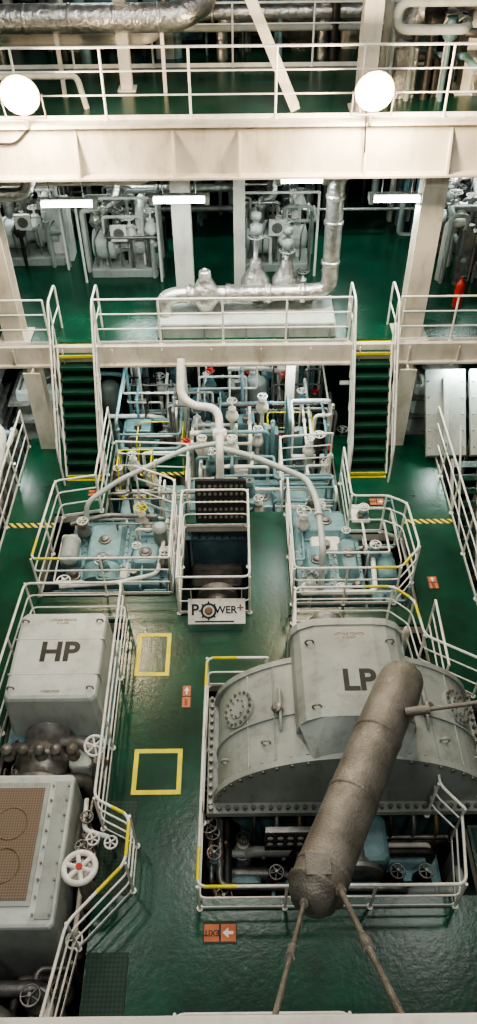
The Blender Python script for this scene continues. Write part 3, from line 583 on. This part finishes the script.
def duct(x0,x1,y0,y1,zt,m=CASE):
    dct=B('ventilation_duct'); dct.cbox(x0,x1,y0,y1,ZL,zt,.06,m,.15)
    n=4
    for i in range(n): xx=x0+.25+i*(x1-x0-.5)/(n-1); dct.box(xx-.02,xx+.02,y0+.2,y1-.2,zt-.01,zt+.04,STEEL)
    for i in range(4): zz=zt-.3-i*.5; dct.box(x0-.03,x1+.03,y0-.03,y1+.03,zz,zz+.04,STEEL)
    dct.lathe(((x0+x1)/2,(y0+y1)/2,zt),(0,0,1),[(.3,0),(.3,.15),(.38,.16),(.38,.2),(.2,.25)],STEEL,18)
    dct.done()
duct(3.9,5.3,14.0,15.3,.8); duct(5.6,6.8,8.2,9.0,.2); duct(-7.0,-5.4,13.6,15.2,1.0,CASE2); duct(-5.2,-3.9,14.2,15.5,.6)
pn=B('sloping_insulated_panel')
for k in range(4):
    x=4.05+k*.95; y=12.45
    pn.add([(x,y,.2),(x+.85,y,.2),(x+.85,y+1.3,1.5),(x,y+1.3,1.5),(x,y+.05,.1),(x+.85,y+.05,.1),(x+.85,y+1.35,1.4),(x,y+1.35,1.4)],[(0,1,2,3),(4,7,6,5),(0,4,5,1),(1,5,6,2),(2,6,7,3),(3,7,4,0)],CASE)
    for j in range(5):
        for q in (.06,.79): pn.cyl((x+q,y+.12+j*.25,.32+j*.25),(x+q,y+.11+j*.25,.35+j*.25),.02,STEEL,6)
    pn.beam((x+.42,y+.15,.4),(x+.42,y+1.15,1.4),.1,.05,CASE2)
    for yy,zz in ((y+.1,.2),(y+1.25,1.3)): pn.cyl((x+.4,yy,ZL),(x+.4,yy,zz),.05,CREAM,8)
pn.done()
lad=B('side_ladder'); 
for xx in (4.5,5.05): lad.beam((xx,10.6,-1.6),(xx,12.1,.4),.04,.12,WHITE); lad.tube([(xx,10.5,-.7),(xx,12.1,1.3)],.02,WHITE,8)
for i in range(9): t=(i+.5)/9; lad.box(4.52,5.03,10.52+1.5*t,10.72+1.5*t,-1.6+2*t,-1.58+2*t,GREEND)
lad.box(4.48,5.07,10.4,10.7,ZL,-1.55,IRON)
lad.done()
manifold('port_side_pipework',-7.3,-4.85,4.5,13.2,-1.2,.6,40,(CREAM,WHITE,FOIL,TEAL,STEEL,CASE),.03,.12,(WHITE,STEEL),18,51,6,ZL)
manifold('starboard_side_pipework',5.2,7.3,7.8,12.2,-1.2,.5,30,(CREAM,IRON,FOIL,TEAL,STEEL,CASE),.03,.12,(WHITE,STEEL),14,53,4,ZL)
# ------------------------------------------------------------ lower level machinery
for k,(x,y,m) in enumerate(((-2.3,14.6,TEAL),(-.9,15.2,TEAL),(.5,15.6,CASE),(1.8,14.8,TEAL),(-3.2,15.9,CASE),(3.1,15.0,TEAL),(-1.6,17,TEAL),(1.2,17.3,TEAL),(-.3,13.2,TEAL),(1.9,13.1,CASE))):
    p=B('lower_deck_pump'); h=1.2+.3*(k%3)
    p.cbox(x-.35,x+.35,y-.3,y+.3,ZL,ZL+.3,.03,m)
    p.lathe((x,y,ZL+.3),(0,0,1),[(.28,0),(.3,.1),(.2,.3),(.12,.4),(.12,.6),(.24,.62),(.26,h),(.2,h+.1),(.08,h+.14)],m,16)
    p.tube([(x+.25,y,ZL+.45),(x+.55,y,ZL+.5),(x+.6,y,ZL+h+.6),(x+.2,y-.3,ZL+h+.9),(x-.7,y-.3,ZL+h+.9)],.055,(WHITE,TEAL,CREAM)[k%3],10,fil=.2)
    p.flange((x+.59,y,ZL+h*.6),(0,0,1),.14,STEEL,.06); p.valve((x-.5,y-.2,ZL+.8),.45,STEEL,(STEEL,YEL,WHITE)[k%3],.13); p.cyl((x-.5,y-.2,ZL),(x-.5,y-.2,ZL+.7),.06,m,8)
    p.done()
manifold('lower_deck_pipes',-2.6,2.1,12.7,16.5,-1.6,.9,70,(WHITE,GBLUE,CREAM,TEAL,STEEL,IRON),.015,.045,(WHITE,STEEL,WHITE,RED),30,57,14,ZL)
nb=B('near_deck_equipment'); nb.cbox(-.5,1.0,1.35,1.95,0,.3,.05,CASE); nb.lathe((-.3,1.65,.45),(1,0,0),[(.1,0),(.18,.03),(.18,.5),(.22,.52),(.22,.58),(.14,.6),(.14,1.0)],STEEL,16); nb.valve((.8,1.7,.35),.35,STEEL,WHITE,.12); nb.done()
manifold('near_deck_pipework',-.6,1.1,1.45,2.0,.1,.5,8,(STEEL,IRON,CREAM),.02,.04,(STEEL,),4,61,1,0)
# ------------------------------------------------------------ lights
def flood(x,y,z):
    f=B('flood_lamp'); d=Vector((0,-1,-.15)).normalized()
    f.lathe((x,y,z),d,[(.08,-.25),(.16,-.2),(.29,0),(.31,.01),(.31,.04)],STEEL,20); f.lathe((x,y,z),d,[(.30,.035),(.295,.06),(.25,.075)],LAMPO,20); f.lathe((x,y,z),d,[(.25,.05),(.24,.1),(.18,.18),(.02,.22)],LAMPW,20)
    f.tube([(x-.32,y,z),(x-.32,y+.1,z-.38),(x+.32,y+.1,z-.38),(x+.32,y,z)],.018,STEEL,6); f.cyl((x,y+.1,z-.38),(x,y+.1,ZG+.04),.03,STEEL,8)
    f.done()
    l=bpy.data.lights.new('flood','POINT'); l.energy=800; l.color=(1,.77,.50); l.shadow_soft_size=.2
    o=bpy.data.objects.new('flood_light',l); S.collection.objects.link(o); o.location=(x,y-.5,z-.1)
flood(-3.3,13.05,7.17); flood(2.2,13.05,7.17)
def tubelamp(x,y,z,L=1.0,e=50):
    t=B('fluorescent_lamp'); t.box(x-L/2-.05,x+L/2+.05,y,y+.14,z+.02,z+.14,CASE2)
    for zz in(.04,.1): t.cyl((x-L/2+.04,y-.04,z+zz),(x+L/2-.04,y-.04,z+zz),.022,LAMPC,8)
    t.box(x-L/2-.05,x-L/2+.03,y-.09,y,z,z+.14,CASE2); t.box(x+L/2-.03,x+L/2+.05,y-.09,y,z,z+.14,CASE2)
    for xx in (x-L*.3,x+L*.3): t.cyl((xx,y+.05,z+.1),(xx,y+.05,z+.6),.012,STEEL,6)
    t.done()
    l=bpy.data.lights.new('tube','AREA'); l.shape='RECTANGLE'; l.size=L; l.size_y=.2; l.energy=e; l.color=(.88,1,.96)
    o=bpy.data.objects.new('tube_light',l); S.collection.objects.link(o); o.location=(x,y,z-.08)
for a in ((-3.05,13.95,5.0),(-1.0,13.95,5.05),(1.2,13.8,5.45,.8),(2.95,13.9,5.05,.9),(-2.5,18,5.1),(2.5,18,5.1),(-5.5,17,5.1),(5.5,17,5.1)): tubelamp(*a)
for a in ((-2.1,13.7,1.75,.7,40),(1.2,13.7,1.75,.7,40),(-5.5,13.6,1.75,1,50),(5.0,13.6,1.75,1,60),(0,16,1.75,1,40)): tubelamp(*a)  # leftmost and rightmost tubes are added fill light for the dark side areas
for a in ((-3,19,10),(1,19,10),(4.5,18,10)): tubelamp(a[0],a[1],a[2],1.2,35)
def area(loc,sz,e,col,rot=(0,0,0)):
    l=bpy.data.lights.new('deckhead_light','AREA'); l.size=sz; l.energy=e; l.color=col
    o=bpy.data.objects.new('deckhead_light',l); S.collection.objects.link(o); o.location=loc; o.rotation_euler=rot
area((-3,0,14.5),1.6,370,(1,.97,.90),(math.radians(22),0,0)); area((3,0,14.5),1.6,350,(1,.97,.90),(math.radians(22),0,0))
area((0,9.5,14.5),1.2,330,(1,.97,.90)); area((-5,8,14.5),1.,190,(.98,.98,.93)); area((5.5,8,14.5),1.,190,(.98,.98,.93))
w=bpy.data.worlds.new('World'); S.world=w; w.use_nodes=True
w.node_tree.nodes['Background'].inputs[0].default_value=(.75,.86,.82,1); w.node_tree.nodes['Background'].inputs[1].default_value=.085
try:
    S.view_settings.view_transform='AgX'; S.view_settings.look='AgX - Medium High Contrast'
except Exception as e: print(e)
# ------------------------------------------------------------ camera
cam=bpy.data.cameras.new('camera'); co=bpy.data.objects.new('camera',cam); S.collection.objects.link(co)
cam.sensor_fit='VERTICAL'; cam.sensor_height=36; cam.lens=36*769/1024; cam.clip_start=.05
co.matrix_world=Matrix.Translation((.02,0,11))@Matrix.Rotation(math.radians(45),4,'X')@Matrix.Rotation(math.radians(-.6),4,'Z')
S.camera=co
